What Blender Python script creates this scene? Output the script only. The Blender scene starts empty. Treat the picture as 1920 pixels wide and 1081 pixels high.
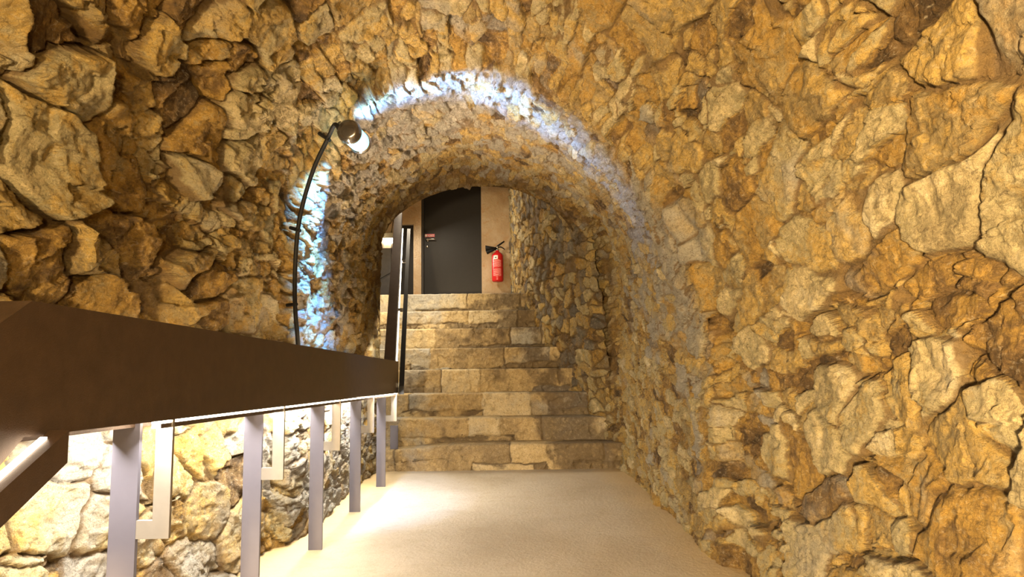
import bpy, bmesh, math, random
import numpy as np
from mathutils import Vector, Matrix
sc = bpy.context.scene
COL = sc.collection
random.seed(7)

# ------------------------------------------------------------------ camera
FPX = 1280.0
cd = bpy.data.cameras.new('camera'); cam = bpy.data.objects.new('camera', cd); COL.objects.link(cam)
cd.sensor_fit = 'HORIZONTAL'; cd.sensor_width = 36.0; cd.lens = 36.0 * FPX / 1920.0
cd.clip_start = 0.02; cd.clip_end = 100
EYE = Vector((0, 0, .855))
cam.matrix_world = Matrix.Translation(EYE) @ (Matrix.Rotation(math.radians(-.31), 4, 'Z')
    @ Matrix.Rotation(math.pi/2 + math.radians(6.24), 4, 'X') @ Matrix.Rotation(math.radians(-.8), 4, 'Z'))
sc.camera = cam

# ------------------------------------------------------------------ world, view, large lights
w = bpy.data.worlds.new('world'); sc.world = w; w.use_nodes = True
w.node_tree.nodes['Background'].inputs[0].default_value = (1.0, .72, .42, 1)
w.node_tree.nodes['Background'].inputs[1].default_value = .10
vs = sc.view_settings
vs.view_transform = 'Standard'; vs.look = 'None'; vs.gamma = 1; vs.use_curve_mapping = False
vs.exposure = 0.35

def aim(o, d, up='Y'):
    o.rotation_euler = Vector(d).to_track_quat('-Z', up).to_euler()
def area(name, loc, direction, sx, sy, power, col, spread=180):
    l = bpy.data.lights.new(name, 'AREA'); l.shape = 'RECTANGLE'; l.size = sx; l.size_y = sy
    l.energy = power; l.color = col; l.spread = math.radians(spread)
    o = bpy.data.objects.new(name, l); COL.objects.link(o); o.location = loc; aim(o, direction)
    return o
WARM = (1.0, .72, .37)
# added warm fill lights, unseen behind the photographer and low
area('passage_fill', (.50, -1.7, .85), (-.25, 1.0, .25), .2, .2, 54, WARM)
area('passage_fill', (-.70, -1.5, .60), (.55, 1.0, .10), .2, .2, 150, WARM, 115)
# lamp of the stairwell, on the left above the landing
area('stairwell_lamp', (-1.25, 8.2, 3.1), (.35, -.25, -1), .3, .3, 44, (1.0, .84, .62))

# ------------------------------------------------------------------ numpy noise
rng = np.random.RandomState(3)
_perm = rng.permutation(256); _perm = np.concatenate([_perm, _perm, _perm])
_g = rng.normal(size=(256, 3)); _g /= np.linalg.norm(_g, axis=1)[:, None]
def perlin(x, y, z):
    xi = np.floor(x).astype(int); yi = np.floor(y).astype(int); zi = np.floor(z).astype(int)
    xf = x-xi; yf = y-yi; zf = z-zi
    fu = lambda t: t*t*t*(t*(t*6-15)+10)
    u, v, w_ = fu(xf), fu(yf), fu(zf)
    xi &= 255; yi &= 255; zi &= 255
    def gr(a, b, c):
        h = _perm[_perm[_perm[(xi+a) & 255]+((yi+b) & 255)]+((zi+c) & 255)]
        g = _g[h]
        return g[..., 0]*(xf-a)+g[..., 1]*(yf-b)+g[..., 2]*(zf-c)
    L = lambda a, b, t: a+(b-a)*t
    return L(L(L(gr(0,0,0), gr(1,0,0), u), L(gr(0,1,0), gr(1,1,0), u), v),
             L(L(gr(0,0,1), gr(1,0,1), u), L(gr(0,1,1), gr(1,1,1), u), v), w_)*1.6
def fbm(P, f, octv=3, gain=.5, ridged=False, off=0.):
    r = 0; a = 1.; tot = 0
    for k in range(octv):
        n = perlin(P[..., 0]*f+off+k*7.3, P[..., 1]*f+k*3.1, P[..., 2]*f+k*5.7)
        if ridged: n = 1-2*np.abs(n)
        r = r+a*n; tot += a; a *= gain; f *= 2.03
    return r/tot
def h2(i, j, s):
    v = np.sin(i*127.1+j*311.7+s*74.7)*43758.5453
    return v-np.floor(v)
def sstep(a, b, x):
    t = np.clip((x-a)/(b-a), 0, 1); return t*t*(3-2*t)
def stones(s, t, cs, ct, seed, jit=.42, course=True):
    """irregular coursed rubble on the wall coordinates s (up) and t (along): height, gap distance, two randoms"""
    a = s/cs; j0 = np.floor(a)
    bestd = np.full(s.shape, 1e9); sec = np.full(s.shape, 1e9)
    r1 = np.zeros(s.shape); r2 = np.zeros(s.shape); dx = np.zeros(s.shape); dy = np.zeros(s.shape)
    k1 = np.zeros(s.shape); k2 = np.zeros(s.shape)
    for dj in (-1, 0, 1):
        j = j0+dj
        wrow = ct*(.75+.6*h2(j, 0*j, seed+9))
        b = t/wrow+h2(j, j*0+1, seed)*5
        i0 = np.floor(b)
        for di in (-1, 0, 1):
            i = i0+di
            py = (j+.5+jit*(h2(i, j, seed+1)-.5))*cs
            px = (i+.5+1.5*jit*(h2(i, j, seed+2)-.5)-h2(j, j*0+1, seed)*5)*wrow
            ex = (t-px)/wrow; ey = (s-py)/cs
            d = (np.abs(ex)**2.6+np.abs(ey)**2.6)**(1/2.6)
            m = d < bestd
            sec = np.where(m, bestd, np.minimum(sec, d))
            bestd = np.where(m, d, bestd)
            dx = np.where(m, ex, dx); dy = np.where(m, ey, dy)
            r1 = np.where(m, h2(i, j, seed+3), r1); r2 = np.where(m, h2(i, j, seed+4), r2)
            k1 = np.where(m, h2(i, j, seed+5), k1); k2 = np.where(m, h2(i, j, seed+6), k2)
    e = sec-bestd
    tilt = dx*(k1-.5)*1.0+dy*(k2-.5)*1.0
    return e, tilt, r1, r2

def facets(s, t, c, seed, an=1.):
    """broken stone: small angular planes, each tilted its own way"""
    a = s/c; b = t/(c*an); i0 = np.floor(a); j0 = np.floor(b)
    best = np.full(s.shape, 1e9); out = np.zeros(s.shape)
    for di in (-1, 0, 1):
        for dj in (-1, 0, 1):
            i = i0+di; j = j0+dj
            ex = a-(i+h2(i, j, seed)); ey = b-(j+h2(i, j, seed+1))
            d = ex*ex+ey*ey; m = d < best
            best = np.where(m, d, best)
            out = np.where(m, ex*(h2(i, j, seed+2)-.5)*1.6+ey*(h2(i, j, seed+3)-.5)*1.6+(h2(i, j, seed+4)-.5)*.9, out)
    return out

# ------------------------------------------------------------------ materials
def nt(name):
    m = bpy.data.materials.new(name); m.use_nodes = True
    n = m.node_tree.nodes; b = n['Principled BSDF']
    return m, n, m.node_tree.links, b
def N(n, typ, **kw):
    o = n.new(typ)
    for k, v in kw.items(): setattr(o, k, v)
    return o
def noise(n, l, co, scale, detail=4, rough=.6, dist=0.):
    o = n.new('ShaderNodeTexNoise'); o.inputs['Scale'].default_value = scale
    o.inputs['Detail'].default_value = detail; o.inputs['Roughness'].default_value = rough
    o.inputs['Distortion'].default_value = dist; l.new(co, o.inputs['Vector']); return o.outputs['Fac']
def math_(n, l, op, a, b, clamp=False):
    o = n.new('ShaderNodeMath'); o.operation = op; o.use_clamp = clamp
    for k, v in enumerate((a, b)):
        if isinstance(v, (int, float)): o.inputs[k].default_value = v
        else: l.new(v, o.inputs[k])
    return o.outputs[0]
def ramp(n, l, fac, stops, interp='LINEAR'):
    o = n.new('ShaderNodeValToRGB'); o.color_ramp.interpolation = interp
    e = o.color_ramp.elements
    while len(e) < len(stops): e.new(.5)
    for k, (p, c) in enumerate(stops):
        e[k].position = p; e[k].color = (c[0], c[1], c[2], 1) if not isinstance(c, (int, float)) else (c, c, c, 1)
    l.new(fac, o.inputs[0]); return o.outputs[0]
def mix(n, l, fac, a, b, typ='MIX'):
    o = n.new('ShaderNodeMix'); o.data_type = 'RGBA'; o.blend_type = typ; o.clamp_factor = True
    for sock, v in ((o.inputs[0], fac), (o.inputs[6], a), (o.inputs[7], b)):
        if isinstance(v, (int, float)): sock.default_value = v
        elif isinstance(v, tuple): sock.default_value = (v[0], v[1], v[2], 1)
        else: l.new(v, sock)
    return o.outputs[2]
def bump(n, l, h, dist, strength=1., nrm=None):
    o = n.new('ShaderNodeBump'); o.inputs['Distance'].default_value = dist; o.inputs['Strength'].default_value = strength
    l.new(h, o.inputs['Height'])
    if nrm is not None: l.new(nrm, o.inputs['Normal'])
    return o.outputs[0]

def stone_mat(name, palette, mortar, grey=(.30, .285, .26), fine=1., dark=(.10, .065, .035)):
    m, n, l, b = nt(name)
    tc = n.new('ShaderNodeTexCoord').outputs['Object']
    at = N(n, 'ShaderNodeAttribute', attribute_name='stone')
    sp = n.new('ShaderNodeSeparateColor'); l.new(at.outputs['Color'], sp.inputs[0])
    tone, joint_shade, gbias = sp.outputs[0], sp.outputs[1], sp.outputs[2]
    r2 = at.outputs['Alpha']
    n1 = noise(n, l, tc, 7, 5, .65, .4); n2 = noise(n, l, tc, 38, 5, .7, .3)
    n3 = noise(n, l, tc, 150, 3, .7); n4 = noise(n, l, tc, 2.3, 4, .6, .5)
    t = math_(n, l, 'ADD', math_(n, l, 'MULTIPLY', tone, .75), math_(n, l, 'MULTIPLY', n1, .9))
    t = math_(n, l, 'SUBTRACT', math_(n, l, 'ADD', t, math_(n, l, 'MULTIPLY', n2, .35)), .55, True)
    col = ramp(n, l, t, palette)
    g = math_(n, l, 'ADD', math_(n, l, 'SUBTRACT', gbias, .5), math_(n, l, 'MULTIPLY', math_(n, l, 'SUBTRACT', n4, .5), 2.2))
    g = math_(n, l, 'ADD', g, math_(n, l, 'MULTIPLY', math_(n, l, 'SUBTRACT', r2, .5), .9))
    g = ramp(n, l, g, [(.12, 0.), (.55, .9)])
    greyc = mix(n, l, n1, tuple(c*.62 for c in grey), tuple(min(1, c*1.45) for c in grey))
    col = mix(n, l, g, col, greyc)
    # dirty patches and pits
    dk = ramp(n, l, math_(n, l, 'ADD', n4, math_(n, l, 'MULTIPLY', n2, .35)), [(.44, 1.), (.62, 0.)])
    col = mix(n, l, math_(n, l, 'MULTIPLY', dk, .55), col, dark)
    pit = ramp(n, l, n3, [(.30, 1.), (.46, 0.)])
    col = mix(n, l, math_(n, l, 'MULTIPLY', pit, .45), col, dark)
    lite = ramp(n, l, n2, [(.55, 0.), (.75, 1.)])
    col = mix(n, l, math_(n, l, 'MULTIPLY', lite, .45), col, mix(n, l, .5, col, (.85, .70, .45)))
    # thin cracks and streaks
    mp = n.new('ShaderNodeMapping'); mp.inputs['Scale'].default_value = (1, .35, 1); l.new(tc, mp.inputs['Vector'])
    ns = noise(n, l, mp.outputs[0], 60, 6, .75, 1.2)
    st_ = ramp(n, l, ns, [(.36, 1.), (.47, 0.)])
    col = mix(n, l, math_(n, l, 'MULTIPLY', st_, .55), col, dark)
    st2 = ramp(n, l, ns, [(.56, 0.), (.68, 1.)])
    col = mix(n, l, math_(n, l, 'MULTIPLY', st2, .4), col, (.86, .76, .56))
    jm = ramp(n, l, math_(n, l, 'ADD', joint_shade, math_(n, l, 'MULTIPLY', math_(n, l, 'SUBTRACT', n2, .5), .9)), [(.35, 0.), (.75, 1.)])
    mc = mix(n, l, n1, tuple(c*.55 for c in mortar), tuple(c*1.25 for c in mortar))
    col = mix(n, l, math_(n, l, 'MULTIPLY', jm, .8), col, mc)
    l.new(col, b.inputs['Base Color']); b.inputs['Roughness'].default_value = .88
    b.inputs['Specular IOR Level'].default_value = .25
    nrm = bump(n, l, noise(n, l, tc, 26, 8, .76, .6), .055*fine, 1.)
    nrm = bump(n, l, ns, .014*fine, .8, nrm)
    nrm = bump(n, l, noise(n, l, tc, 110, 5, .75, .2), .012*fine, .9, nrm)
    l.new(nrm, b.inputs['Normal'])
    return m
PAL = [(0., (.09, .055, .025)), (.14, (.25, .15, .055)), (.28, (.56, .34, .08)), (.42, (.40, .30, .14)), (.54, (.66, .44, .13)),
       (.70, (.48, .40, .22)), (.84, (.70, .56, .30)), (1., (.84, .73, .48))]
M_vault = stone_mat('rubble_stone', PAL, (.24, .145, .06), grey=(.40, .37, .315))
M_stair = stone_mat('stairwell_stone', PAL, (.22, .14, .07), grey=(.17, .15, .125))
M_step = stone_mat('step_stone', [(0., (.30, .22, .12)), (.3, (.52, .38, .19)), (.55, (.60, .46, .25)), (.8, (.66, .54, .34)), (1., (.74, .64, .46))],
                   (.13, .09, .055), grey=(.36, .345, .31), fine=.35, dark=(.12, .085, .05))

def simple(name, col, rough=.5, metal=0., nscale=0, namt=.15, bmp=0., bscale=60, spec=.5):
    m, n, l, b = nt(name)
    b.inputs['Roughness'].default_value = rough; b.inputs['Metallic'].default_value = metal
    b.inputs['Specular IOR Level'].default_value = spec
    b.inputs['Base Color'].default_value = (*col, 1)
    tc = n.new('ShaderNodeTexCoord').outputs['Object']
    if nscale:
        f = noise(n, l, tc, nscale, 5, .65, .3)
        l.new(mix(n, l, f, tuple(c*(1-namt*2) for c in col), tuple(min(1, c*(1+namt*2)) for c in col)), b.inputs['Base Color'])
    if bmp: l.new(bump(n, l, noise(n, l, tc, bscale, 4, .7), bmp), b.inputs['Normal'])
    return m
def emis(name, col, strength):
    m, n, l, b = nt(name); b.inputs['Base Color'].default_value = (*col, 1)
    b.inputs['Emission Color'].default_value = (*col, 1); b.inputs['Emission Strength'].default_value = strength
    return m
M_rail = simple('bronze_painted_steel', (.085, .052, .032), .38, .55, 25, .25, .0006, 400)
M_post = simple('grey_painted_steel', (.115, .108, .135), .45, .3, 12, .06)
M_brkt = simple('warm_grey_steel', (.24, .215, .185), .35, .4, 14, .10)
M_black = simple('black_rubber', (.008, .0075, .0075), .6, spec=.2)
M_door = simple('black_door_paint', (.008, .007, .008), .42, 0, 30, .2, spec=.35)
M_steel = simple('polished_steel', (.55, .55, .56), .18, 1.)
M_dsteel = simple('dark_lamp_metal', (.15, .135, .12), .2, .9)
M_red = simple('red_enamel', (.55, .012, .015), .25, 0, spec=.6)
M_white = simple('white_print', (.85, .83, .80), .5)
M_greym = simple('grey_sheet_metal', (.10, .10, .11), .4, .6, 20, .15)

# ------------------------------------------------------------------ mesh helpers
def tag(o, label=None, cat=None, group=None, kind=None):
    if label: o['label'] = label
    if cat: o['category'] = cat
    if group: o['group'] = group
    if kind: o['kind'] = kind
    return o
def empty(name, loc=(0, 0, 0)):
    o = bpy.data.objects.new(name, None); COL.objects.link(o); o.location = loc; o.empty_display_size = .05; return o
def link(name, me, mat, parent=None, smooth=False):
    o = bpy.data.objects.new(name, me); COL.objects.link(o)
    if mat: me.materials.append(mat)
    if parent is not None:
        o.parent = parent; o.matrix_parent_inverse = Matrix.Translation(-Vector(wloc(parent)))
    if smooth: me.polygons.foreach_set('use_smooth', [True]*len(me.polygons))
    return o
def wloc(o):
    v = Vector(o.location)
    if o.parent is not None: v = v if o.type == 'MESH' else v
    return v
def obj(name, bm, mat, parent=None, smooth=False, bevel=0.):
    if bevel:
        bmesh.ops.bevel(bm, geom=[e for e in bm.edges if e.calc_face_angle(0) > .6], offset=bevel, segments=2, affect='EDGES', profile=.7)
    bmesh.ops.recalc_face_normals(bm, faces=bm.faces)
    me = bpy.data.meshes.new(name); bm.to_mesh(me); bm.free()
    return link(name, me, mat, parent, smooth)
def box(bm, x0, x1, y0, y1, z0, z1):
    v = [bm.verts.new((x, y, z)) for x in (x0, x1) for y in (y0, y1) for z in (z0, z1)]
    for f in ((0,1,3,2), (4,6,7,5), (0,4,5,1), (2,3,7,6), (0,2,6,4), (1,5,7,3)): bm.faces.new([v[i] for i in f])
    return v
def tube(bm, pts, r, seg=12, cap=True):
    pts = [Vector(p) for p in pts]; rings = []; up = None
    for i, p in enumerate(pts):
        d = (pts[min(i+1, len(pts)-1)]-pts[max(i-1, 0)]).normalized()
        if up is None: up = d.orthogonal().normalized()
        up = (up-d*up.dot(d)).normalized(); s = d.cross(up)
        rr = r[i] if isinstance(r, (list, tuple)) else r
        rings.append([bm.verts.new(p+(up*math.cos(a)+s*math.sin(a))*rr) for a in [2*math.pi*k/seg for k in range(seg)]])
    for a, b in zip(rings, rings[1:]):
        for k in range(seg): bm.faces.new((a[k], a[(k+1) % seg], b[(k+1) % seg], b[k]))
    if cap: bm.faces.new(rings[0][::-1]); bm.faces.new(rings[-1])
def lathe(bm, prof, M, seg=28):
    rings = []
    for r, h in prof:
        rings.append([bm.verts.new(M @ Vector((r*math.cos(a), r*math.sin(a), h))) for a in [2*math.pi*k/seg for k in range(seg)]])
    for a, b in zip(rings, rings[1:]):
        for k in range(seg): bm.faces.new((a[k], a[(k+1) % seg], b[(k+1) % seg], b[k]))
    bm.faces.new(rings[0][::-1]); bm.faces.new(rings[-1])
def axisM(p, d):
    return Matrix.Translation(Vector(p)) @ Vector(d).to_track_quat('Z', 'Y').to_matrix().to_4x4()
def grid_mesh(name, P, att, mat, parent=None, flip=False):
    """P (nu,nv,3) -> quad mesh with the per-stone attribute"""
    nu, nv = P.shape[:2]
    me = bpy.data.meshes.new(name)
    me.vertices.add(nu*nv); me.vertices.foreach_set('co', P.reshape(-1).astype(np.float32))
    i = np.arange(nu*nv).reshape(nu, nv)
    q = np.stack([i[:-1, :-1], i[1:, :-1], i[1:, 1:], i[:-1, 1:]], -1).reshape(-1, 4)
    if flip: q = q[:, ::-1]
    nf = len(q)
    me.loops.add(nf*4); me.loops.foreach_set('vertex_index', np.ascontiguousarray(q).reshape(-1).astype(np.int32))
    me.polygons.add(nf); me.polygons.foreach_set('loop_start', np.arange(0, nf*4, 4, dtype=np.int32))
    me.polygons.foreach_set('use_smooth', np.ones(nf, dtype=bool))
    me.update(calc_edges=True)
    a = me.attributes.new('stone', 'FLOAT_COLOR', 'POINT'); a.data.foreach_set('color', att.reshape(-1).astype(np.float32))
    return link(name, me, mat, parent)
def resample(pts, u):
    pts = np.array(pts, float); d = np.r_[0, np.cumsum(np.linalg.norm(np.diff(pts, axis=0), axis=1))]
    # smooth (Catmull-like) by dense linear + blur
    uu = np.linspace(0, 1, 400); q = np.stack([np.interp(uu*d[-1], d, pts[:, k]) for k in range(3)], -1)
    for _ in range(40):
        q[1:-1] = q[1:-1]*.5+(q[:-2]+q[2:])*.25
    return np.stack([np.interp(u, uu, q[:, k]) for k in range(3)], -1)
def normals(P):
    du = np.gradient(P, axis=0); dv = np.gradient(P, axis=1)
    n = np.cross(dv, du); n /= np.linalg.norm(n, axis=-1)[..., None]+1e-9
    return n
def arcs(P):
    d = np.linalg.norm(np.diff(P, axis=0), axis=-1); return np.concatenate([np.zeros((1, P.shape[1])), np.cumsum(d, 0)], 0)

# ------------------------------------------------------------------ the vault
E0 = np.array([0, 0, .855])
near = [(-1.30, 0, -.06), (-1.30, 0, .6), (-1.31, 0, 1.1), (-1.22, 0, 1.6), (-.98, 0, 2.05), (-.58, 0, 2.38), (-.10, 0, 2.50),
        (.33, 0, 2.38), (.64, 0, 2.08), (.83, 0, 1.70), (.93, 0, 1.2), (.955, 0, .6), (.95, 0, -.06)]
ridge = [(-1.06, 3.38, -.06), (-1.075, 3.38, .5), (-1.07, 3.38, 1.18), (-1.065, 3.379, 1.40), (-1.02, 3.369, 1.643), (-.94, 3.353, 1.857), (-.83, 3.332, 2.015),
         (-.663, 3.299, 2.167), (-.471, 3.262, 2.259), (-.256, 3.219, 2.307), (-.124, 3.192, 2.306), (.083, 3.149, 2.231), (.281, 3.106, 2.105),
         (.448, 3.068, 1.946), (.608, 3.031, 1.742), (.714, 3.004, 1.512), (.794, 2.982, 1.267), (.85, 2.966, 1.029), (.893, 2.953, .798), (.888, 2.95, .462), (.868, 2.95, -.06)]
archo = [(-1.05, 5.45, -.1), (-1.08, 5.45, 1.041), (-1.087, 5.45, 1.80), (-1.04, 5.45, 2.0), (-.915, 5.45, 2.164), (-.655, 5.45, 2.361), (-.437, 5.45, 2.47), (-.306, 5.45, 2.50),
         (-.131, 5.45, 2.444), (.216, 5.45, 2.35), (.475, 5.45, 2.213), (.645, 5.45, 2.056), (.814, 5.45, 1.877), (.87, 5.45, 1.615), (.887, 5.45, 1.184), (.87, 5.45, -.1)]
archo = [tuple(E0+(np.array(p)-E0)*1.0275) if p[2] > 0 else (p[0]*1.0275, 5.6, -.06) for p in archo]
archi = [(-1.15, 6.1, -.06), (-1.15, 6.1, 1.9), (-1.14, 6.1, 2.03), (-1.02, 6.1, 2.195), (-.78, 6.1, 2.355), (-.49, 6.1, 2.453), (-.245, 6.1, 2.468), (.05, 6.1, 2.445),
         (.38, 6.1, 2.30), (.56, 6.1, 2.10), (.68, 6.1, 1.85), (.74, 6.1, 1.5), (.76, 6.1, 1.0), (.76, 6.1, -.06)]
DENS = 1.0
NU = int(1050*DENS)
u = np.linspace(0, 1, NU)
def st(pts, Y=None, out=0.):
    q = resample(pts, u)
    if Y is not None: q[:, 1] = Y
    if out:
        c = np.array([-.09, 0, 1.1]); d = q-c; d[:, 1] = 0; d[:, 2] = np.where(q[:, 2] < 1.1, 0, d[:, 2])
        d /= np.linalg.norm(d, axis=1)[:, None]+1e-9; q = q+d*out
    return q
r0 = st(ridge); r1 = st(ridge, out=.065); r1[:, 1] -= .05
r1b = st(ridge, out=.07); r1b[:, 1] -= .35
r2 = st(ridge, out=-.012); r2[:, 1] += .22
mid = st(near); mid[:, 1] = 1.15
m2 = r1b*.55+mid*.45; m2[:, 1] = r1b[:, 1]-.85
stations = [(st(near, -2.6), 0), (mid, 1), (m2, 2), (r1b, 3), (r1, 4), (r0, 5), (r2, 6), (st(archo), 7), (st(archi), 8)]
# rows: finer near the camera
ys = [.75]
while ys[-1] < 6.1: ys.append(ys[-1]+max(.0033*ys[-1], .0034)/DENS)
ys = np.r_[np.linspace(-2.6, .7, 70), ys]; ys = ys[ys < 6.1]; ys = np.r_[ys, 6.1]
SP = np.stack([s[0] for s in stations], 0)            # (S,NU,3)
P = np.zeros((NU, len(ys), 3))
for i in range(NU):
    yy = SP[:, i, 1].copy()
    # remap so every row reaches its own station depths
    for k in (0, 2): P[i, :, k] = np.interp(ys, yy, SP[:, i, k])
P[..., 1] = ys[None, :]
nrm = normals(P)
# inward check
if (nrm[NU//2, 300] @ np.array([0, 0, -1.])) < 0: nrm = -nrm
s = arcs(P); s = s-s[NU//2:NU//2+1, :]              # metres from the crown
Yg = P[..., 1]
wa = fbm(P, 3.2, 3)*.06; wb = fbm(P, 3.2, 3, off=31.7)*.06
wa2 = fbm(P, 11, 2, off=5.)*.012; wb2 = fbm(P, 11, 2, off=45.)*.012
wa3 = fbm(P, 30, 2, off=8.)*.006
sw = s+wa+wa2+wa3; tw = Yg+wb+wb2-wa3
eA, tA, a1, a2 = stones(sw, tw, .165, .235, 11, jit=.85)
eB, tB, b1, b2 = stones(s+wa*.8+wa2+wa3, Yg+wb*.8+wb2-wa3, .066, .16, 27, jit=.95)
ridY = np.interp(np.arange(NU), np.arange(NU), r0[:, 1])[:, None]
side = np.abs(s)
# small thin voussoirs beyond the rib and in the crown, big rubble on the near walls
wsel = sstep(-.35, .25, (Yg-ridY)+.55*sstep(1.35, .3, side)*(Yg > 1.6)+fbm(P, 1.7, 2, off=9.)*.9)
infill = (a2 < .26)                                    # some big places are packed with small stones
selB = (wsel > .5) | infill
wsel = np.where(infill, 1., wsel)
e = np.where(selB, np.minimum(eB, np.where(infill, eA*1.5, 9)), eA); tone = np.where(selB, b1, a1); rr = np.where(selB, b2, a2)
leftup = sstep(.2, 1.2, -s)*sstep(3.3, 2.2, Yg)*sstep(.5, .9, P[..., 2])
rightw = sstep(1.0, 1.8, s)
beyond = sstep(-.1, .3, Yg-ridY)
smear = sstep(-.25, .45, fbm(P, 2.4, 3, off=15.)+.25*beyond)         # joints filled flush with earth here and there
wid = .13+.10*h2(np.floor(sw*5), np.floor(tw*5), 3)*0+.06*fbm(P, 9, 2, off=3.)
ampA = (.030+.055*leftup)*(1-.65*smear)
hA = sstep(.0, 1., np.clip(eA/wid, 0, 1))*ampA+(a1-.5)*(.026+.045*leftup)*(1-.3*smear)+tA*.055*(1+1.2*leftup-.35*rightw)
hB = sstep(.0, 1., np.clip(eB/(wid*1.3), 0, 1))*.018*(1-.6*smear)+(b1-.5)*.034+tB*.05
hB = hB*(1-.45*beyond)
h = np.where(infill, hB-.006+sstep(.0, .12, eA)*.01, hA*(1-wsel)+hB*wsel)
big = fbm(P, 1.6, 2, off=77.)
fA = facets(sw+wb2*2, tw+wa2*2, .085, 61, 1.3); fB = facets(s+wa2*2.5, Yg+wb2*2.5, .034, 71, 1.6)
fC = facets(s+wa3, Yg-wa3, .014, 81, 1.5)
rd = fbm(P, 7, 4, .58, ridged=True); fb = fbm(P, 18, 4, .62)
flak = .55+.45*sstep(-.2, .4, fbm(P, 3, 2, off=21.))
h = h+fA*.020*(1+.7*leftup-.3*rightw)+fB*.0095*flak+fC*.0035*flak+rd*.009+fb*.009+big*.035
h = h-.02
joint_shade = sstep(.10, .02, e)*(1-.5*smear)+.12*smear+.55*sstep(5.62, 5.72, Yg)*sstep(-.5, .2, fbm(P, 5, 3, off=4.))  # joints, plus the shade inside the far arch put into the colour
grey = .22+.50*sstep(-.15, .5, (Yg-ridY))*sstep(5.7, 4.2, Yg)+.12*sstep(.8, .2, side)+.10*sstep(-1.5, -1.0, P[..., 2]-1.5)
grey = grey+.10*sstep(5.2, 5.7, Yg)-.30*sstep(1.2, .6, Yg*0+P[..., 2])*(Yg > ridY)*(P[..., 0] > 0)-.12*(Yg < ridY-.4)
grey = grey+.30*sstep(-.05, .1, Yg-ridY)*sstep(.9, .4, Yg-ridY)
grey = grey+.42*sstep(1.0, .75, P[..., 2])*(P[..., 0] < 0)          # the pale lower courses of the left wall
P2 = P+nrm*h[..., None]
att = np.stack([tone, joint_shade, np.clip(grey, 0, 1), rr], -1)
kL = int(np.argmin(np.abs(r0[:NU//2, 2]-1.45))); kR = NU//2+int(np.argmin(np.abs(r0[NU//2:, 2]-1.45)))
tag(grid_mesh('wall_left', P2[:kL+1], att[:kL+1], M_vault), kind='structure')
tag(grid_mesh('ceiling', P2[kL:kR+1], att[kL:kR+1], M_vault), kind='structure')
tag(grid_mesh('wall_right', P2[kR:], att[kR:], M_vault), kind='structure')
del P, nrm, Yg, wa, wb, wa2, wb2, rd, fb, big, fA, fB, fC

# ------------------------------------------------------------------ stairwell walls
def rough_wall(name, lower, upper, nu, nv, cs, ct, seed, mat, amp=.03, grey=.4, flip=False, side=1, greyf=None):
    t = np.linspace(0, 1, nv)
    lo = np.array(lower, float); up = np.array(upper, float)
    d = np.r_[0, np.cumsum(np.linalg.norm(np.diff(lo, axis=0), axis=1))]; d /= d[-1]
    L = np.stack([np.interp(t, d, lo[:, k]) for k in range(3)], -1); U = np.stack([np.interp(t, d, up[:, k]) for k in range(3)], -1)
    uu = np.linspace(0, 1, nu)[:, None, None]
    Q = L[None]*(1-uu)+U[None]*uu
    n_ = normals(Q)*side
    S = Q[..., 2]; T = np.cumsum(np.r_[0, np.linalg.norm(np.diff(L, axis=0), axis=1)])[None, :]+0*S
    e, ti, q1, q2 = stones(S+fbm(Q, 5, 3)*.04, T+fbm(Q, 5, 3, off=13.)*.04, cs, ct, seed, jit=.95)
    hh = sstep(0, .13, e)*amp*.7+(q1-.5)*amp*.9+ti*amp*1.3+facets(S+fbm(Q, 9, 2)*.02, T, .05, 91, 1.4)*.014+fbm(Q, 8, 4, .6, ridged=True)*.012+fbm(Q, 24, 3, .6)*.008
    g = np.full(S.shape, grey)
    if greyf is not None: g = greyf(Q)
    Q = Q+n_*(hh-amp)[..., None]
    at_ = np.stack([q1, sstep(.16, .02, e), g, q2], -1)
    return tag(grid_mesh(name, Q, at_, mat, flip=flip), kind='structure')
# right side of the stairs swings in towards the landing
lowR = [(.90, 5.80, -.06), (.76, 6.02, -.06), (.66, 6.35, -.06), (.50, 6.75, -.06), (.36, 7.15, -.06), (.22, 7.6, -.06), (.12, 8.4, -.06), (.045, 9.62, -.06)]
upR = [(.72, 5.80, 2.1), (.60, 6.02, 2.25), (.50, 6.35, 2.45), (.36, 6.75, 2.8), (.24, 7.15, 3.1), (.14, 7.6, 3.4), (.06, 8.4, 3.7), (.03, 9.62, 3.9)]
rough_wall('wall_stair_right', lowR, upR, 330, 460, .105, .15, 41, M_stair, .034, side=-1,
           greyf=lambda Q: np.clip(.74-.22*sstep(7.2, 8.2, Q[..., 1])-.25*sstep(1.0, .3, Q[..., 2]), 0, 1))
lowL = [(-1.15, 6.1, -.06), (-1.40, 6.2, -.06), (-1.5, 7.3, -.06), (-1.75, 8.4, -.06), (-2.05, 9.62, -.06)]
upL = [(-1.15, 6.1, 3.9), (-1.40, 6.2, 3.9), (-1.5, 7.3, 3.9), (-1.75, 8.4, 3.9), (-2.05, 9.62, 3.9)]
rough_wall('wall_stair_left', lowL, upL, 200, 300, .13, .2, 51, M_vault, .03, grey=.3, side=1)

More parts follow.
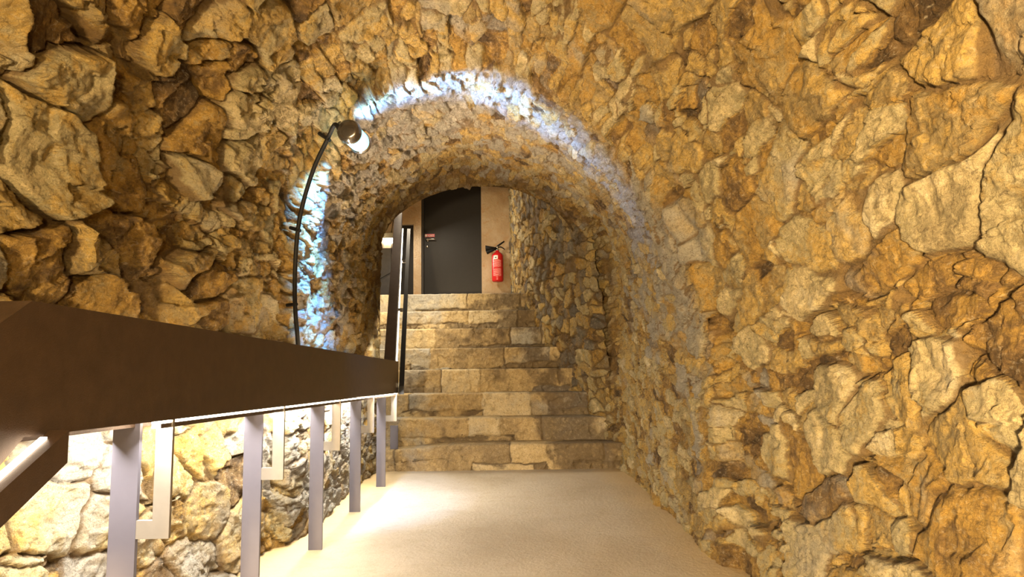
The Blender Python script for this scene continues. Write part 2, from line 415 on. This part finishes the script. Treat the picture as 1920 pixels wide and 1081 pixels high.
# stairwell ceiling above, out of the direct view but closing the space
bm = bmesh.new(); box(bm, -2.2, 1.0, 6.05, 9.9, 3.88, 4.0)
M_plas = None
def plaster_mat():
    m, n, l, b = nt('ochre_plaster')
    tc = n.new('ShaderNodeTexCoord').outputs['Object']
    n1 = noise(n, l, tc, 2.2, 5, .6, .4); n2 = noise(n, l, tc, 9, 5, .7, .8); n3 = noise(n, l, tc, 70, 3, .6)
    c = ramp(n, l, n1, [(.3, (.36, .24, .13)), (.5, (.46, .34, .21)), (.7, (.56, .46, .33))])
    c = mix(n, l, ramp(n, l, n2, [(.52, 0.), (.68, .6)]), c, (.42, .22, .07))
    c = mix(n, l, math_(n, l, 'MULTIPLY', n3, .25), c, (.3, .2, .1))
    l.new(c, b.inputs['Base Color']); b.inputs['Roughness'].default_value = .8
    l.new(bump(n, l, noise(n, l, tc, 30, 5, .7), .01), b.inputs['Normal'])
    return m
M_plas = plaster_mat()
tag(obj('ceiling_stair', bm, M_plas), kind='structure')
# wall over the inner arch (closes the front of the stairwell above the soffit)
bm = bmesh.new()
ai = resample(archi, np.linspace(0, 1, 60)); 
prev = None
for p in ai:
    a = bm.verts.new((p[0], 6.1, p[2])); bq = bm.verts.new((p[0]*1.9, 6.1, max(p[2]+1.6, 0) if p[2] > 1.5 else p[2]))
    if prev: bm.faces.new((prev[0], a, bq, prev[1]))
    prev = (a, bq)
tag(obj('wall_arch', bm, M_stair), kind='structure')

# back wall with two door openings
LZ = 1.632                                            # landing height
bm = bmesh.new()
YB = 9.62
dl, dr, dt = -1.235, -.375, 3.72                      # first door opening
box(bm, dr, .06, YB, YB+.25, LZ-.1, 3.9)
box(bm, -1.345, dl, YB, YB+.25, LZ-.1, 3.9)
box(bm, dl, dr, YB, YB+.25, dt, 3.9)
box(bm, -1.60, -1.345, YB, YB+.25, 2.85, 3.9)
box(bm, -2.2, -1.60, YB, YB+.25, LZ-.1, 3.9)
tag(obj('wall_back', bm, M_plas), kind='structure')

# ------------------------------------------------------------------ floor
def floor_mat():
    m, n, l, b = nt('pale_screed')
    tc = n.new('ShaderNodeTexCoord').outputs['Object']
    n1 = noise(n, l, tc, 1.6, 5, .6, .5); n2 = noise(n, l, tc, 14, 5, .7, .3); n3 = noise(n, l, tc, 260, 2, .6)
    c = ramp(n, l, n1, [(.3, (.40, .33, .235)), (.55, (.48, .41, .31)), (.75, (.54, .475, .37))])
    c = mix(n, l, ramp(n, l, n2, [(.5, 0.), (.75, .5)]), c, (.36, .27, .16))
    c = mix(n, l, math_(n, l, 'MULTIPLY', ramp(n, l, n3, [(.3, 1.), (.45, 0.)]), .3), c, (.25, .18, .10))
    # sandy dirt gathered along the walls: at the sides of the passage
    sx = n.new('ShaderNodeSeparateXYZ'); l.new(tc, sx.inputs[0])
    ed = math_(n, l, 'ABSOLUTE', math_(n, l, 'ADD', sx.outputs[0], .07), 0)
    ed = math_(n, l, 'ADD', ed, math_(n, l, 'MULTIPLY', math_(n, l, 'SUBTRACT', n1, .5), .35))
    c = mix(n, l, ramp(n, l, ed, [(.70, 0.), (1.0, .8)]), c, (.50, .35, .15))
    l.new(c, b.inputs['Base Color']); b.inputs['Roughness'].default_value = .7; b.inputs['Specular IOR Level'].default_value = .3
    l.new(bump(n, l, noise(n, l, tc, 45, 6, .7), .006), b.inputs['Normal'])
    return m
bm = bmesh.new(); box(bm, -1.8, 1.4, -2.6, 6.0, -.1, 0)
tag(obj('floor', bm, floor_mat()), kind='structure')

# ------------------------------------------------------------------ staircase
stair = empty('staircase', (-.2, 5.65, 0))
tag(stair, 'worn stone staircase of eight steps climbing from the floor to the black door', 'staircase')
front = [5.635, 5.91, 6.19, 6.47, 6.75, 7.03, 7.31, 7.585]
topz = [.203, .392, .590, .803, 1.010, 1.218, 1.420, LZ]
xr = [.99, .92, .80, .62, .50, .42, .32, .235]
def step_mesh(k):
    y0, z1 = front[k], topz[k]; z0 = (topz[k-1] if k else 0.)-.05
    y1 = front[k+1]+.12 if k < 7 else 9.75
    x0, x1 = -1.52, xr[k]+.06
    rs = np.random.RandomState(100+k)
    nx = 300; x = np.linspace(x0, x1, nx)
    # profile: up the riser, round the nosing, back over the tread
    hz = np.linspace(z0, z1-.012, 34); pr_ = [(0., z) for z in hz]+[(.004, z1-.005), (.012, z1)]
    dep = [.02, .035, .055, .08, .11, .15, .2, .26, .32, y1-y0] if k < 7 else [.02, .05, .1, .2, .5, 1., 1.6, y1-y0]
    pr_ += [(d, z1) for d in dep if d <= y1-y0+1e-6]
    pr_ = np.array(pr_)
    Q = np.zeros((len(pr_), nx, 3)); Q[..., 0] = x[None]; Q[..., 1] = y0+pr_[:, 0:1]; Q[..., 2] = pr_[:, 1:2]
    Q[..., 1] += -.015*(Q[..., 0]+.2)+.02*np.sin(Q[..., 0]*2.1+k)*.3
    # dished tread edge
    # blocks along the riser, with a thinner bedding course below
    cuts = [x0]
    while cuts[-1] < x1: cuts.append(cuts[-1]+rs.uniform(.26, .85))
    cuts = np.array(cuts); ids = np.searchsorted(cuts, Q[..., 0]+fbm(Q, 9, 2)*.02)
    dj = np.min(np.abs((Q[..., 0]+fbm(Q, 9, 2)*.02)[..., None]-cuts), -1)
    bed = z0+.05+(z1-z0-.05)*rs.uniform(.12, .34)+fbm(Q, 5, 3)*.035
    low = (Q[..., 2] < bed) & (fbm(Q, 1.3, 2, off=4.*k) > -.12)
    ids = np.where(low, np.searchsorted(cuts+.2, Q[..., 0])+40, ids)
    dj = np.where(low, np.min(np.abs(Q[..., 0][..., None]-(cuts+.2)), -1), dj)
    db = np.where(fbm(Q, 1.3, 2, off=4.*k) > -.12, np.abs(Q[..., 2]-bed), 1.)
    jn = sstep(.014, .003, np.minimum(dj, db))
    r = h2(ids, ids*0+k, 5); r2 = h2(ids, ids*0+k, 8)
    hh = -jn*.010+(r-.5)*.014+facets(Q[..., 0]+fbm(Q, 9, 2)*.03, Q[..., 2]+Q[..., 1], .07, 33, 1.)*.010+fbm(Q, 8, 4, .6, ridged=True)*.009+fbm(Q, 30, 3, .6)*.004-low*.012*(fbm(Q, 12, 2) > -.2)
    crack = sstep(.93, .99, fbm(Q, 3.5, 3, .5, ridged=True, off=k*3.)); hh -= crack*.012
    isf = (np.arange(len(pr_)) < 35)[:, None]
    Q[..., 1] -= np.where(isf, hh, 0)
    Q[..., 2] += np.where(isf, 0, hh*.25)
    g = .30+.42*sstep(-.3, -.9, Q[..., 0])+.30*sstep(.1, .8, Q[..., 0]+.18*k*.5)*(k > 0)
    dark = jn
    if k == 0: Q[..., 2] -= .035*sstep(-.35, -1.0, Q[..., 0])*(Q[..., 2] > .1)
    at_ = np.stack([r, np.clip(dark*.8*sstep(-.3, .3, fbm(Q, 4, 2, off=2.))+crack*.6+.75*sstep(.05, .5, fbm(Q, 2.6, 4, .65, off=k*9.)+.4*low+.5*sstep(-.1, .8, Q[..., 0]+.10*k)), 0, 1), np.clip(g, 0, 1), r2], -1)  # joints, cracks, grime patches, and shade towards the right painted in
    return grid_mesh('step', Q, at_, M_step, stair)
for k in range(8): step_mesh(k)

# ------------------------------------------------------------------ doors
d1 = empty('door_1', ((dl+dr)/2, YB+.1, LZ)); tag(d1, kind='structure')
bm = bmesh.new(); box(bm, dl+.035, dr-.008, YB+.07, YB+.12, LZ+.005, dt-.01)
obj('door_leaf', bm, M_door, d1, bevel=.003)
bm = bmesh.new()
box(bm, dl-.0, dl+.03, YB+.03, YB+.14, LZ, dt); box(bm, dr-.006, dr, YB+.03, YB+.14, LZ, dt)
obj('door_frame', bm, simple('dark_frame', (.03, .025, .022), .5), d1)
hz = 2.632
bm = bmesh.new()
lathe(bm, [(.026, 0), (.026, .012), (.012, .014), (.012, .05), (.009, .052)], axisM((-1.155, YB+.07, hz), (0, -1, 0)), 20)
tube(bm, [(-1.155, YB+.022, hz), (-1.145, YB+.018, hz+.002), (-1.05, YB+.018, hz+.004), (-1.035, YB+.02, hz)], .009, 10)
obj('door_handle', bm, M_steel, d1, True)['label'] = 'steel lever handle'
bm = bmesh.new(); lathe(bm, [(.016, 0), (.016, .008), (.010, .010)], axisM((-1.155, YB+.07, hz-.095), (0, -1, 0)), 16)
obj('lock_cylinder', bm, M_steel, d1, True)
bm = bmesh.new(); box(bm, -1.19, -1.05, YB+.064, YB+.07, 2.675, 2.718)
sg = obj('door_sign', bm, M_red, d1); sg['label'] = 'small red sign with white pictogram and lettering'
def text_mesh(name, s_, size, loc, mat, parent):
    c = bpy.data.curves.new(name, 'FONT'); c.body = s_; c.size = size; c.extrude = .0006
    o = bpy.data.objects.new(name, c); COL.objects.link(o)
    me = bpy.data.meshes.new_from_object(o.evaluated_get(bpy.context.evaluated_depsgraph_get()))
    bpy.data.objects.remove(o)
    me.transform(Matrix.Translation(loc) @ Matrix.Rotation(math.pi/2, 4, 'X'))
    return link(name, me, mat, parent)
text_mesh('sign_lettering', 'ALARM', .0265, (-1.150, YB+.0632, 2.685), M_white, d1)
bm = bmesh.new(); box(bm, -1.186, -1.158, YB+.062, YB+.064, 2.682, 2.711); obj('sign_pictogram', bm, M_white, d1)
d2 = empty('door_2', (-1.47, YB+.1, LZ)); tag(d2, kind='structure')
bm = bmesh.new(); box(bm, -1.595, -1.35, YB+.06, YB+.1, LZ+.004, 2.845); obj('door_leaf', bm, M_door, d2)
# grey cabinet under the stairwell lamp
bm = bmesh.new(); box(bm, -1.80, -1.655, YB-.06, YB, LZ+.05, 2.50)
cab = obj('metal_cabinet', bm, M_greym, None, bevel=.004)
tag(cab, 'narrow dark grey metal cabinet on the landing wall below the bright wall lamp', 'cabinet')
wl = empty('wall_lamp', (-1.70, YB, 2.62)); tag(wl, 'small bright wall lamp at the far left of the landing above the grey cabinet', 'lamp')
bm = bmesh.new(); box(bm, -1.77, -1.63, YB-.05, YB, 2.64, 2.72); obj('lamp_housing', bm, M_steel, wl, bevel=.006)
bm = bmesh.new(); box(bm, -1.77, -1.63, YB-.07, YB-.01, 2.575, 2.64); obj('lamp_glass', bm, emis('white_lamp', (1, .95, .85), 14), wl, bevel=.012)
area('wall_lamp_light', (-1.68, YB-.12, 2.6), (.5, -1, -.2), .12, .08, 22, (1, .9, .75))
bm = bmesh.new(); tube(bm, [(-1.62, YB-.02, 3.3), (-1.63, YB-.02, 2.9), (-1.66, YB-.03, 2.7), (-1.640, YB-.03, 2.3), (-1.645, YB-.08, 2.15), (-1.80, YB-.09, 2.06)], .005, 8)
tag(obj('thin_cable', bm, M_black, None, True), 'thin cable hanging beside the wall lamp on the landing', 'cable')

# ------------------------------------------------------------------ fire extinguisher
fe = empty('fire_extinguisher', (-.148, 9.5, 1.99)); tag(fe, 'red fire extinguisher with black horn hung on the plaster beside the black door', 'fire extinguisher')
cx, cy = -.148, YB-.115; R = .080; zb = 1.99
bm = bmesh.new()
lathe(bm, [(R*.8, 0), (R*.97, .012), (R, .03), (R, .36), (R*.96, .375), (R*.82, .395), (R*.55, .415), (R*.3, .43), (R*.28, .445)], axisM((cx, cy, zb), (0, 0, 1)), 36)
obj('cylinder_body', bm, M_red, fe, True)
def label_mat():
    m, n, l, b = nt('printed_label')
    tc = n.new('ShaderNodeTexCoord').outputs['Object']
    sx = n.new('ShaderNodeSeparateXYZ'); l.new(tc, sx.inputs[0])
    wv = n.new('ShaderNodeTexWave'); wv.bands_direction = 'Z'; wv.inputs['Scale'].default_value = 16; wv.inputs['Distortion'].default_value = 6
    l.new(tc, wv.inputs['Vector'])
    c = mix(n, l, ramp(n, l, wv.outputs['Fac'], [(.4, 0.), (.6, 1.)]), (.60, .02, .03), (.75, .30, .28))
    l.new(c, b.inputs['Base Color']); b.inputs['Roughness'].default_value = .35
    return m
def curved_patch(z0, z1, a0, a1, r):
    bm = bmesh.new(); n_ = 14; pv = None
    for i in range(n_+1):
        a = math.radians(a0+(a1-a0)*i/n_)
        v = [bm.verts.new((cx+rr_*math.cos(a), cy+rr_*math.sin(a), z)) for rr_, z in ((r, z0), (r, z1), (r-.003, z1), (r-.003, z0))]
        if pv:
            for q in range(4): bm.faces.new((pv[q], v[q], v[(q+1) % 4], pv[(q+1) % 4]))
        pv = v
    return bm
M_lab = label_mat()
obj('label', curved_patch(zb+.20, zb+.305, -135, -50, R+.0012), M_lab, fe)['label'] = 'upper red and pink printed label'
obj('label', curved_patch(zb+.075, zb+.18, -135, -50, R+.0012), M_lab, fe)['label'] = 'lower red and pink printed label'
obj('label', curved_patch(zb+.312, zb+.365, -128, -85, R+.0012), M_white, fe)['label'] = 'white label with a dark mark'
bm = curved_patch(zb+.330, zb+.343, -116, -98, R+.0022); obj('label_mark', bm, M_black, fe)
bm = bmesh.new(); lathe(bm, [(.022, 0), (.022, .02), (.016, .024), (.016, .05), (.02, .052), (.02, .07)], axisM((cx, cy, zb+.44), (0, 0, 1)), 18)
obj('valve', bm, M_steel, fe, True)
bm = bmesh.new()
tube(bm, [(cx-.01, cy, zb+.50), (cx+.035, cy, zb+.53), (cx+.10, cy, zb+.575)], [.012, .013, .010], 10)
obj('carry_handle', bm, M_black, fe, True)
bm = bmesh.new()
tube(bm, [(cx, cy, zb+.49), (cx+.05, cy, zb+.495), (cx+.085, cy, zb+.475), (cx+.105, cy, zb+.455)], [.009, .009, .008, .006], 10)
obj('trigger', bm, M_black, fe, True)
bm = bmesh.new()
tube(bm, [(cx-.01, cy-.01, zb+.475), (cx-.05, cy-.02, zb+.478), (cx-.075, cy-.025, zb+.476), (cx-.165, cy-.03, zb+.472)], [.014, .016, .022, .043], 16)
tube(bm, [(cx-.01, cy-.012, zb+.47), (cx-.05, cy-.02, zb+.455), (cx-.15, cy-.03, zb+.415)], [.012, .018, .030], 14)
obj('horn', bm, M_black, fe, True)
bm = bmesh.new(); box(bm, cx-.03, cx+.03, cy+R-.01, YB, zb+.28, zb+.36); obj('wall_bracket', bm, M_greym, fe)

# ------------------------------------------------------------------ handrail
rail = empty('handrail', (-.88, 3.3, 0)); tag(rail, 'dark bronze steel handrail with light strips on flat posts along the left wall', 'handrail')
XN = -.81; Wd = .150                                   # near face and width
# cross-section (offset from the near face, drop from the top): near web, slot, hollow tube on the wall side
SEC = [(0, 0), (0, .228), (.030, .228), (.030, .18), (.090, .18), (.090, .245), (Wd, .245), (Wd, .0)]
def sweep(A, B, nameA, drop=(1., 1.)):
    """A,B: (near point, direction of the width) at both ends"""
    bm = bmesh.new(); rings = []
    for (p, wv_), k in ((A, drop[0]), (B, drop[1])):
        p = Vector(p); wv_ = Vector(wv_)
        rings.append([bm.verts.new(p+wv_*(u_/Wd)-Vector((0, 0, d_*k))) for u_, d_ in SEC])
    n_ = len(SEC)
    for i in range(n_): bm.faces.new((rings[0][i], rings[0][(i+1) % n_], rings[1][(i+1) % n_], rings[1][i]))
    bm.faces.new(rings[0]); bm.faces.new(rings[1][::-1])
    return obj(nameA, bm, M_rail, rail, bevel=.0035)
T0 = (XN, 1.16, .972); T1 = (XN, 5.02, .880)
flatA = flatA0 = (T0, (-Wd, 0, 0)); flatB = (T1, (-Wd, 0, 0))
sweep(flatA, flatB, 'rail_section')['label'] = 'level rail section along the left wall'
D1 = (XN, .72, .972-.44*.60)
sweep(flatA0, (D1, (-Wd, 0, 0)), 'rail_section', (1., 1.36))['label'] = 'rail section dropping towards the photographer'
RS = Vector((-.838, 5.03, .885)); RE = Vector((-1.150, 7.35, 2.56)); wr = .078
bm = bmesh.new(); vq = []
for p, k in ((RS, 1.), (RE, 1.1)):
    vq.append([bm.verts.new(p+Vector(q)) for q in ((0, 0, 0), (0, 0, -.228*k), (-wr, -.01, -.228*k), (-wr, -.01, 0))])
for i in range(4): bm.faces.new((vq[0][i], vq[0][(i+1) % 4], vq[1][(i+1) % 4], vq[1][i]))
bm.faces.new(vq[0]); bm.faces.new(vq[1][::-1])
obj('rail_section', bm, M_rail, rail, bevel=.0035)['label'] = 'rail section rising along the stairs'
def bar(p, q, w_, h_, name, mat, lab=None):
    bm = bmesh.new(); vq = []
    p = Vector(p); q = Vector(q)
    for c in (p, q): vq.append([bm.verts.new(c+Vector((a_, 0, b_))) for a_, b_ in ((w_/2, h_/2), (w_/2, -h_/2), (-w_/2, -h_/2), (-w_/2, h_/2))])
    for i in range(4): bm.faces.new((vq[0][i], vq[0][(i+1) % 4], vq[1][(i+1) % 4], vq[1][i]))
    bm.faces.new(vq[0]); bm.faces.new(vq[1][::-1])
    o = obj(name, bm, mat, rail, bevel=.003)
    if lab: o['label'] = lab
    return o
# slim grab bars beside and under the sloping rails
bar((-.785, 5.0, .672), (-1.078, 7.35, 2.30), .036, .060, 'grab_bar', M_black, 'slim black bar beside the rising rail')
bar((-.787, 1.215, .722), (-.787, .72, .475), .034, .056, 'grab_bar', M_rail, 'slim bar under the dropping rail')
for t in (.02, .40, .74):
    c = Vector((-.785, 5.0, .672)).lerp(Vector((-1.078, 7.35, 2.30)), t)
    bm = bmesh.new(); box(bm, c.x-.06, c.x+.0, c.y-.010, c.y+.010, c.z-.012, c.z+.022)
    obj('standoff', bm, M_steel, rail, bevel=.002)
# light strips in the slots
M_led = emis('warm_white_led', (1.0, .90, .72), 9)
LEDC = (1.0, .94, .84)
def strip(a, b, hw=.024):
    bm = bmesh.new(); a = Vector(a); b = Vector(b); d = (b-a); d.z = 0; s_ = Vector((d.y, -d.x, 0)).normalized()*hw
    vs_ = [bm.verts.new(p+q+Vector((0, 0, z))) for p in (a, b) for q in (-s_, s_) for z in (0, .008)]
    for f in ((0,1,3,2), (4,6,7,5), (0,4,5,1), (2,3,7,6), (0,2,6,4), (1,5,7,3)): bm.faces.new([vs_[i] for i in f])
    return obj('light_strip', bm, M_led, rail)
xs = XN-.060
strip((xs, 1.27, .972-.190), (xs, 5.0, .880-.190))
strip((-.797, 1.19, .733), (-.797, .72, .733-.47*.5), .006)
strip(RS+Vector((.006, 0, -.215)), RE+Vector((.006, 0, -.235)), .004)  # glowing line added for the brightly lit near side of the rising rail
bm = bmesh.new(); pz = lambda y: .972+(.880-.972)*(y-1.16)/3.86
for y0_, y1_ in ((1.62, 5.0),):
    for z0, z1, mt, nm in ((-.235, -.2285, M_led, 'light_strip'), (-.246, -.235, M_rail, 'light_cover')):
        bm = bmesh.new(); v = [bm.verts.new((x_, y_, pz(y_)+z_)) for y_ in (y0_, y1_) for x_ in (XN-.026, XN-.004) for z_ in (z0, z1)]
        for f in ((0,1,3,2), (4,6,7,5), (0,4,5,1), (2,3,7,6), (0,2,6,4), (1,5,7,3)): bm.faces.new([v[i] for i in f])
        obj(nm, bm, mt, rail)
o = area('rail_light', (XN-.02, 3.1, .690), (0, 0, -1), .03, 3.7, 58, LEDC); o.rotation_euler = (math.radians(-1.4), math.radians(-42), 0)
o = area('rail_light', (-.972, 3.1, .70), (-1, 0, -1), .02, 3.7, 60, LEDC); o.rotation_euler = (0, math.radians(42), 0)
area('rail_light', (xs, .98, .60), (-.4, 0, -1), .04, .4, 5, LEDC)
area('rail_light', (-1.10, 6.75, 1.75), (-1, -.1, -.1), .9, .05, 16, (1, .93, .8))  # added fill to brighten the stairwell's left wall, not a strip of the rail
o = area('rail_light', (-.98, 6.2, 1.44), (0, 0, -1), .04, 2.5, 26, (1, .86, .62)); aim(o, (0, .55, -1))
# warm strip on the wall side of the rail top, washing the vault
v0 = Vector((XN-.125, 2.1, pz(2.1)+.004)); v1 = Vector((XN-.125, 5.0, pz(5.0)+.004))
strip(v0, v1, .008)['label'] = 'warm strip along the top of the rail on its wall side'
o = area('rail_light', (XN-.125, 3.55, pz(3.55)+.03), (0, 0, 1), .03, 2.9, 29, (1.0, .76, .50), 86); o.rotation_euler = (0, math.radians(207), 0)
o = area('rail_light', (XN-.125, 3.55, pz(3.55)+.03), (0, 0, 1), .03, 2.9, 7, (1.0, .70, .38)); o.rotation_euler = (0, math.radians(180), 0)
# posts and hooked brackets
for i, y in enumerate([1.674, 2.494, 3.314, 4.134, 4.954]):
    zt = .972+(.880-.972)*(y-1.16)/3.86
    bm = bmesh.new(); box(bm, -.952, -.888, y-.006, y+.006, 0, zt-.20)
    po = obj('post', bm, M_post, rail, bevel=.0012)
    bm = bmesh.new(); zb_ = .455
    # hook: short arm from the post, then an upright into the near web
    pts = [(-.888, zb_), (XN, zb_), (XN, zt-.226), (XN-.040, zt-.226), (XN-.040, zb_+.042), (-.888, zb_+.042)]
    vv = [[bm.verts.new((px, y+dy, pz)) for px, pz in pts] for dy in (-.005, .005)]
    bm.faces.new(vv[0]); bm.faces.new(vv[1][::-1])
    for q in range(6): bm.faces.new((vv[0][q], vv[1][q], vv[1][(q+1) % 6], vv[0][(q+1) % 6]))
    bk = obj('hooked_bracket', bm, M_brkt, None, bevel=.001)
    bk.parent = po; bk.matrix_parent_inverse = po.matrix_parent_inverse.inverted_safe() @ rail.matrix_world.inverted() if False else Matrix.Identity(4)
bm = bmesh.new(); box(bm, -.985, -.921, 5.70, 5.712, .17, .36); obj('post', bm, M_post, rail, bevel=.0012)

# ------------------------------------------------------------------ lamp on the rib and its cable
lamp = empty('bulkhead_lamp', (-.735, 3.2, 1.945)); tag(lamp, 'round metal capped tube lamp glowing pale blue under the vault', 'lamp')
A = Vector((-.735, 3.10, 1.942)); B = Vector((-.728, 3.31, 1.957)); ax = (B-A).normalized()
bm = bmesh.new()
lathe(bm, [(.030, -.030), (.046, -.026), (.054, -.014), (.056, .0), (.056, .018), (.050, .022)], axisM(A, ax), 40)
obj('lamp_cap', bm, M_dsteel, lamp, True)['label'] = 'dark reflective round end cap'
bm = bmesh.new(); lathe(bm, [(.054, .0), (.0575, .004), (.0575, .012), (.054, .016)], axisM(A, ax), 40)
obj('cap_ring', bm, M_steel, lamp, True)
bm = bmesh.new(); Lg = (B-A).length
lathe(bm, [(.049, .022), (.049, Lg-.03), (.046, Lg-.012), (.03, Lg)], axisM(A, ax), 40)
obj('lamp_glass', bm, emis('pale_blue_glass', (.22, .80, 1.0), 2.6), lamp, True)
bm = bmesh.new(); lathe(bm, [(.052, Lg-.012), (.055, Lg-.006), (.055, Lg+.004), (.04, Lg+.010)], axisM(A, ax), 40)
obj('end_ring', bm, M_steel, lamp, True)
bm = bmesh.new(); tube(bm, [(-.76, 3.24, 1.97), (-.82, 3.25, 2.04)], .012, 10); obj('mounting_bracket', bm, M_dsteel, lamp)
BL = (.13, .40, 1.0)
# light of the lamp leaves sideways, between cap and end ring
Cn = (A+B)/2+Vector((0, .05, 0))
for d, pw, off in (((-.26, .58, -1.0), 13, (-.02, 0, -.06)), ((.9, .34, .40), 7, (.06, 0, .03)), ((.1, .45, .9), 3.0, (.02, 0, .058)), ((.6, .36, .75), 2.6, (.045, 0, .045)), ((-.60, .50, -.62), 7., (-.03, 0, -.045)), ((1., .36, .1), 3., (.06, 0, 0.))):
    area('lamp_light', Cn+Vector(off)+Vector((0, .02, 0)), d, .05, .05, pw, BL, 54)
cab_pts = [(-.775, 3.085, 1.945), (-.795, 3.10, 1.975), (-.825, 3.16, 1.99), (-.865, 3.21, 1.945), (-.93, 3.23, 1.82), (-.985, 3.25, 1.66), (-1.015, 3.26, 1.51), (-1.028, 3.27, 1.33),
           (-1.025, 3.27, 1.15), (-1.008, 3.27, .975), (-1.0, 3.27, .85), (-.985, 3.27, .79), (-.955, 3.27, .775)]
def smoothp(pts, n_=6):
    pts = [Vector(p) for p in pts]; out = []
    for i in range(len(pts)-1):
        p0 = pts[max(i-1, 0)]; p1 = pts[i]; p2 = pts[i+1]; p3 = pts[min(i+2, len(pts)-1)]
        for k in range(n_):
            t = k/n_
            out.append(.5*((2*p1)+(p2-p0)*t+(2*p0-5*p1+4*p2-p3)*t*t+(3*p1-p0-3*p2+p3)*t**3))
    out.append(pts[-1]); return out
ce = empty('power_cable', (-1.0, 3.28, 0)); tag(ce, 'thick black power cable running down the vault wall from the blue lamp', 'cable')
bm = bmesh.new(); tube(bm, smoothp(cab_pts), .0105, 12); obj('cable_run', bm, M_black, ce, True)
for p, q in (((-.865, 3.21, 1.945), (-.915, 3.24, 1.985)), ((-1.015, 3.26, 1.51), (-1.065, 3.30, 1.53)), ((-1.027, 3.27, 1.15), (-1.075, 3.31, 1.15))):
    bm = bmesh.new(); tube(bm, [Vector(p)+(Vector(q)-Vector(p))*-.25, q], .009, 8); obj('cable_clip', bm, M_black, ce)
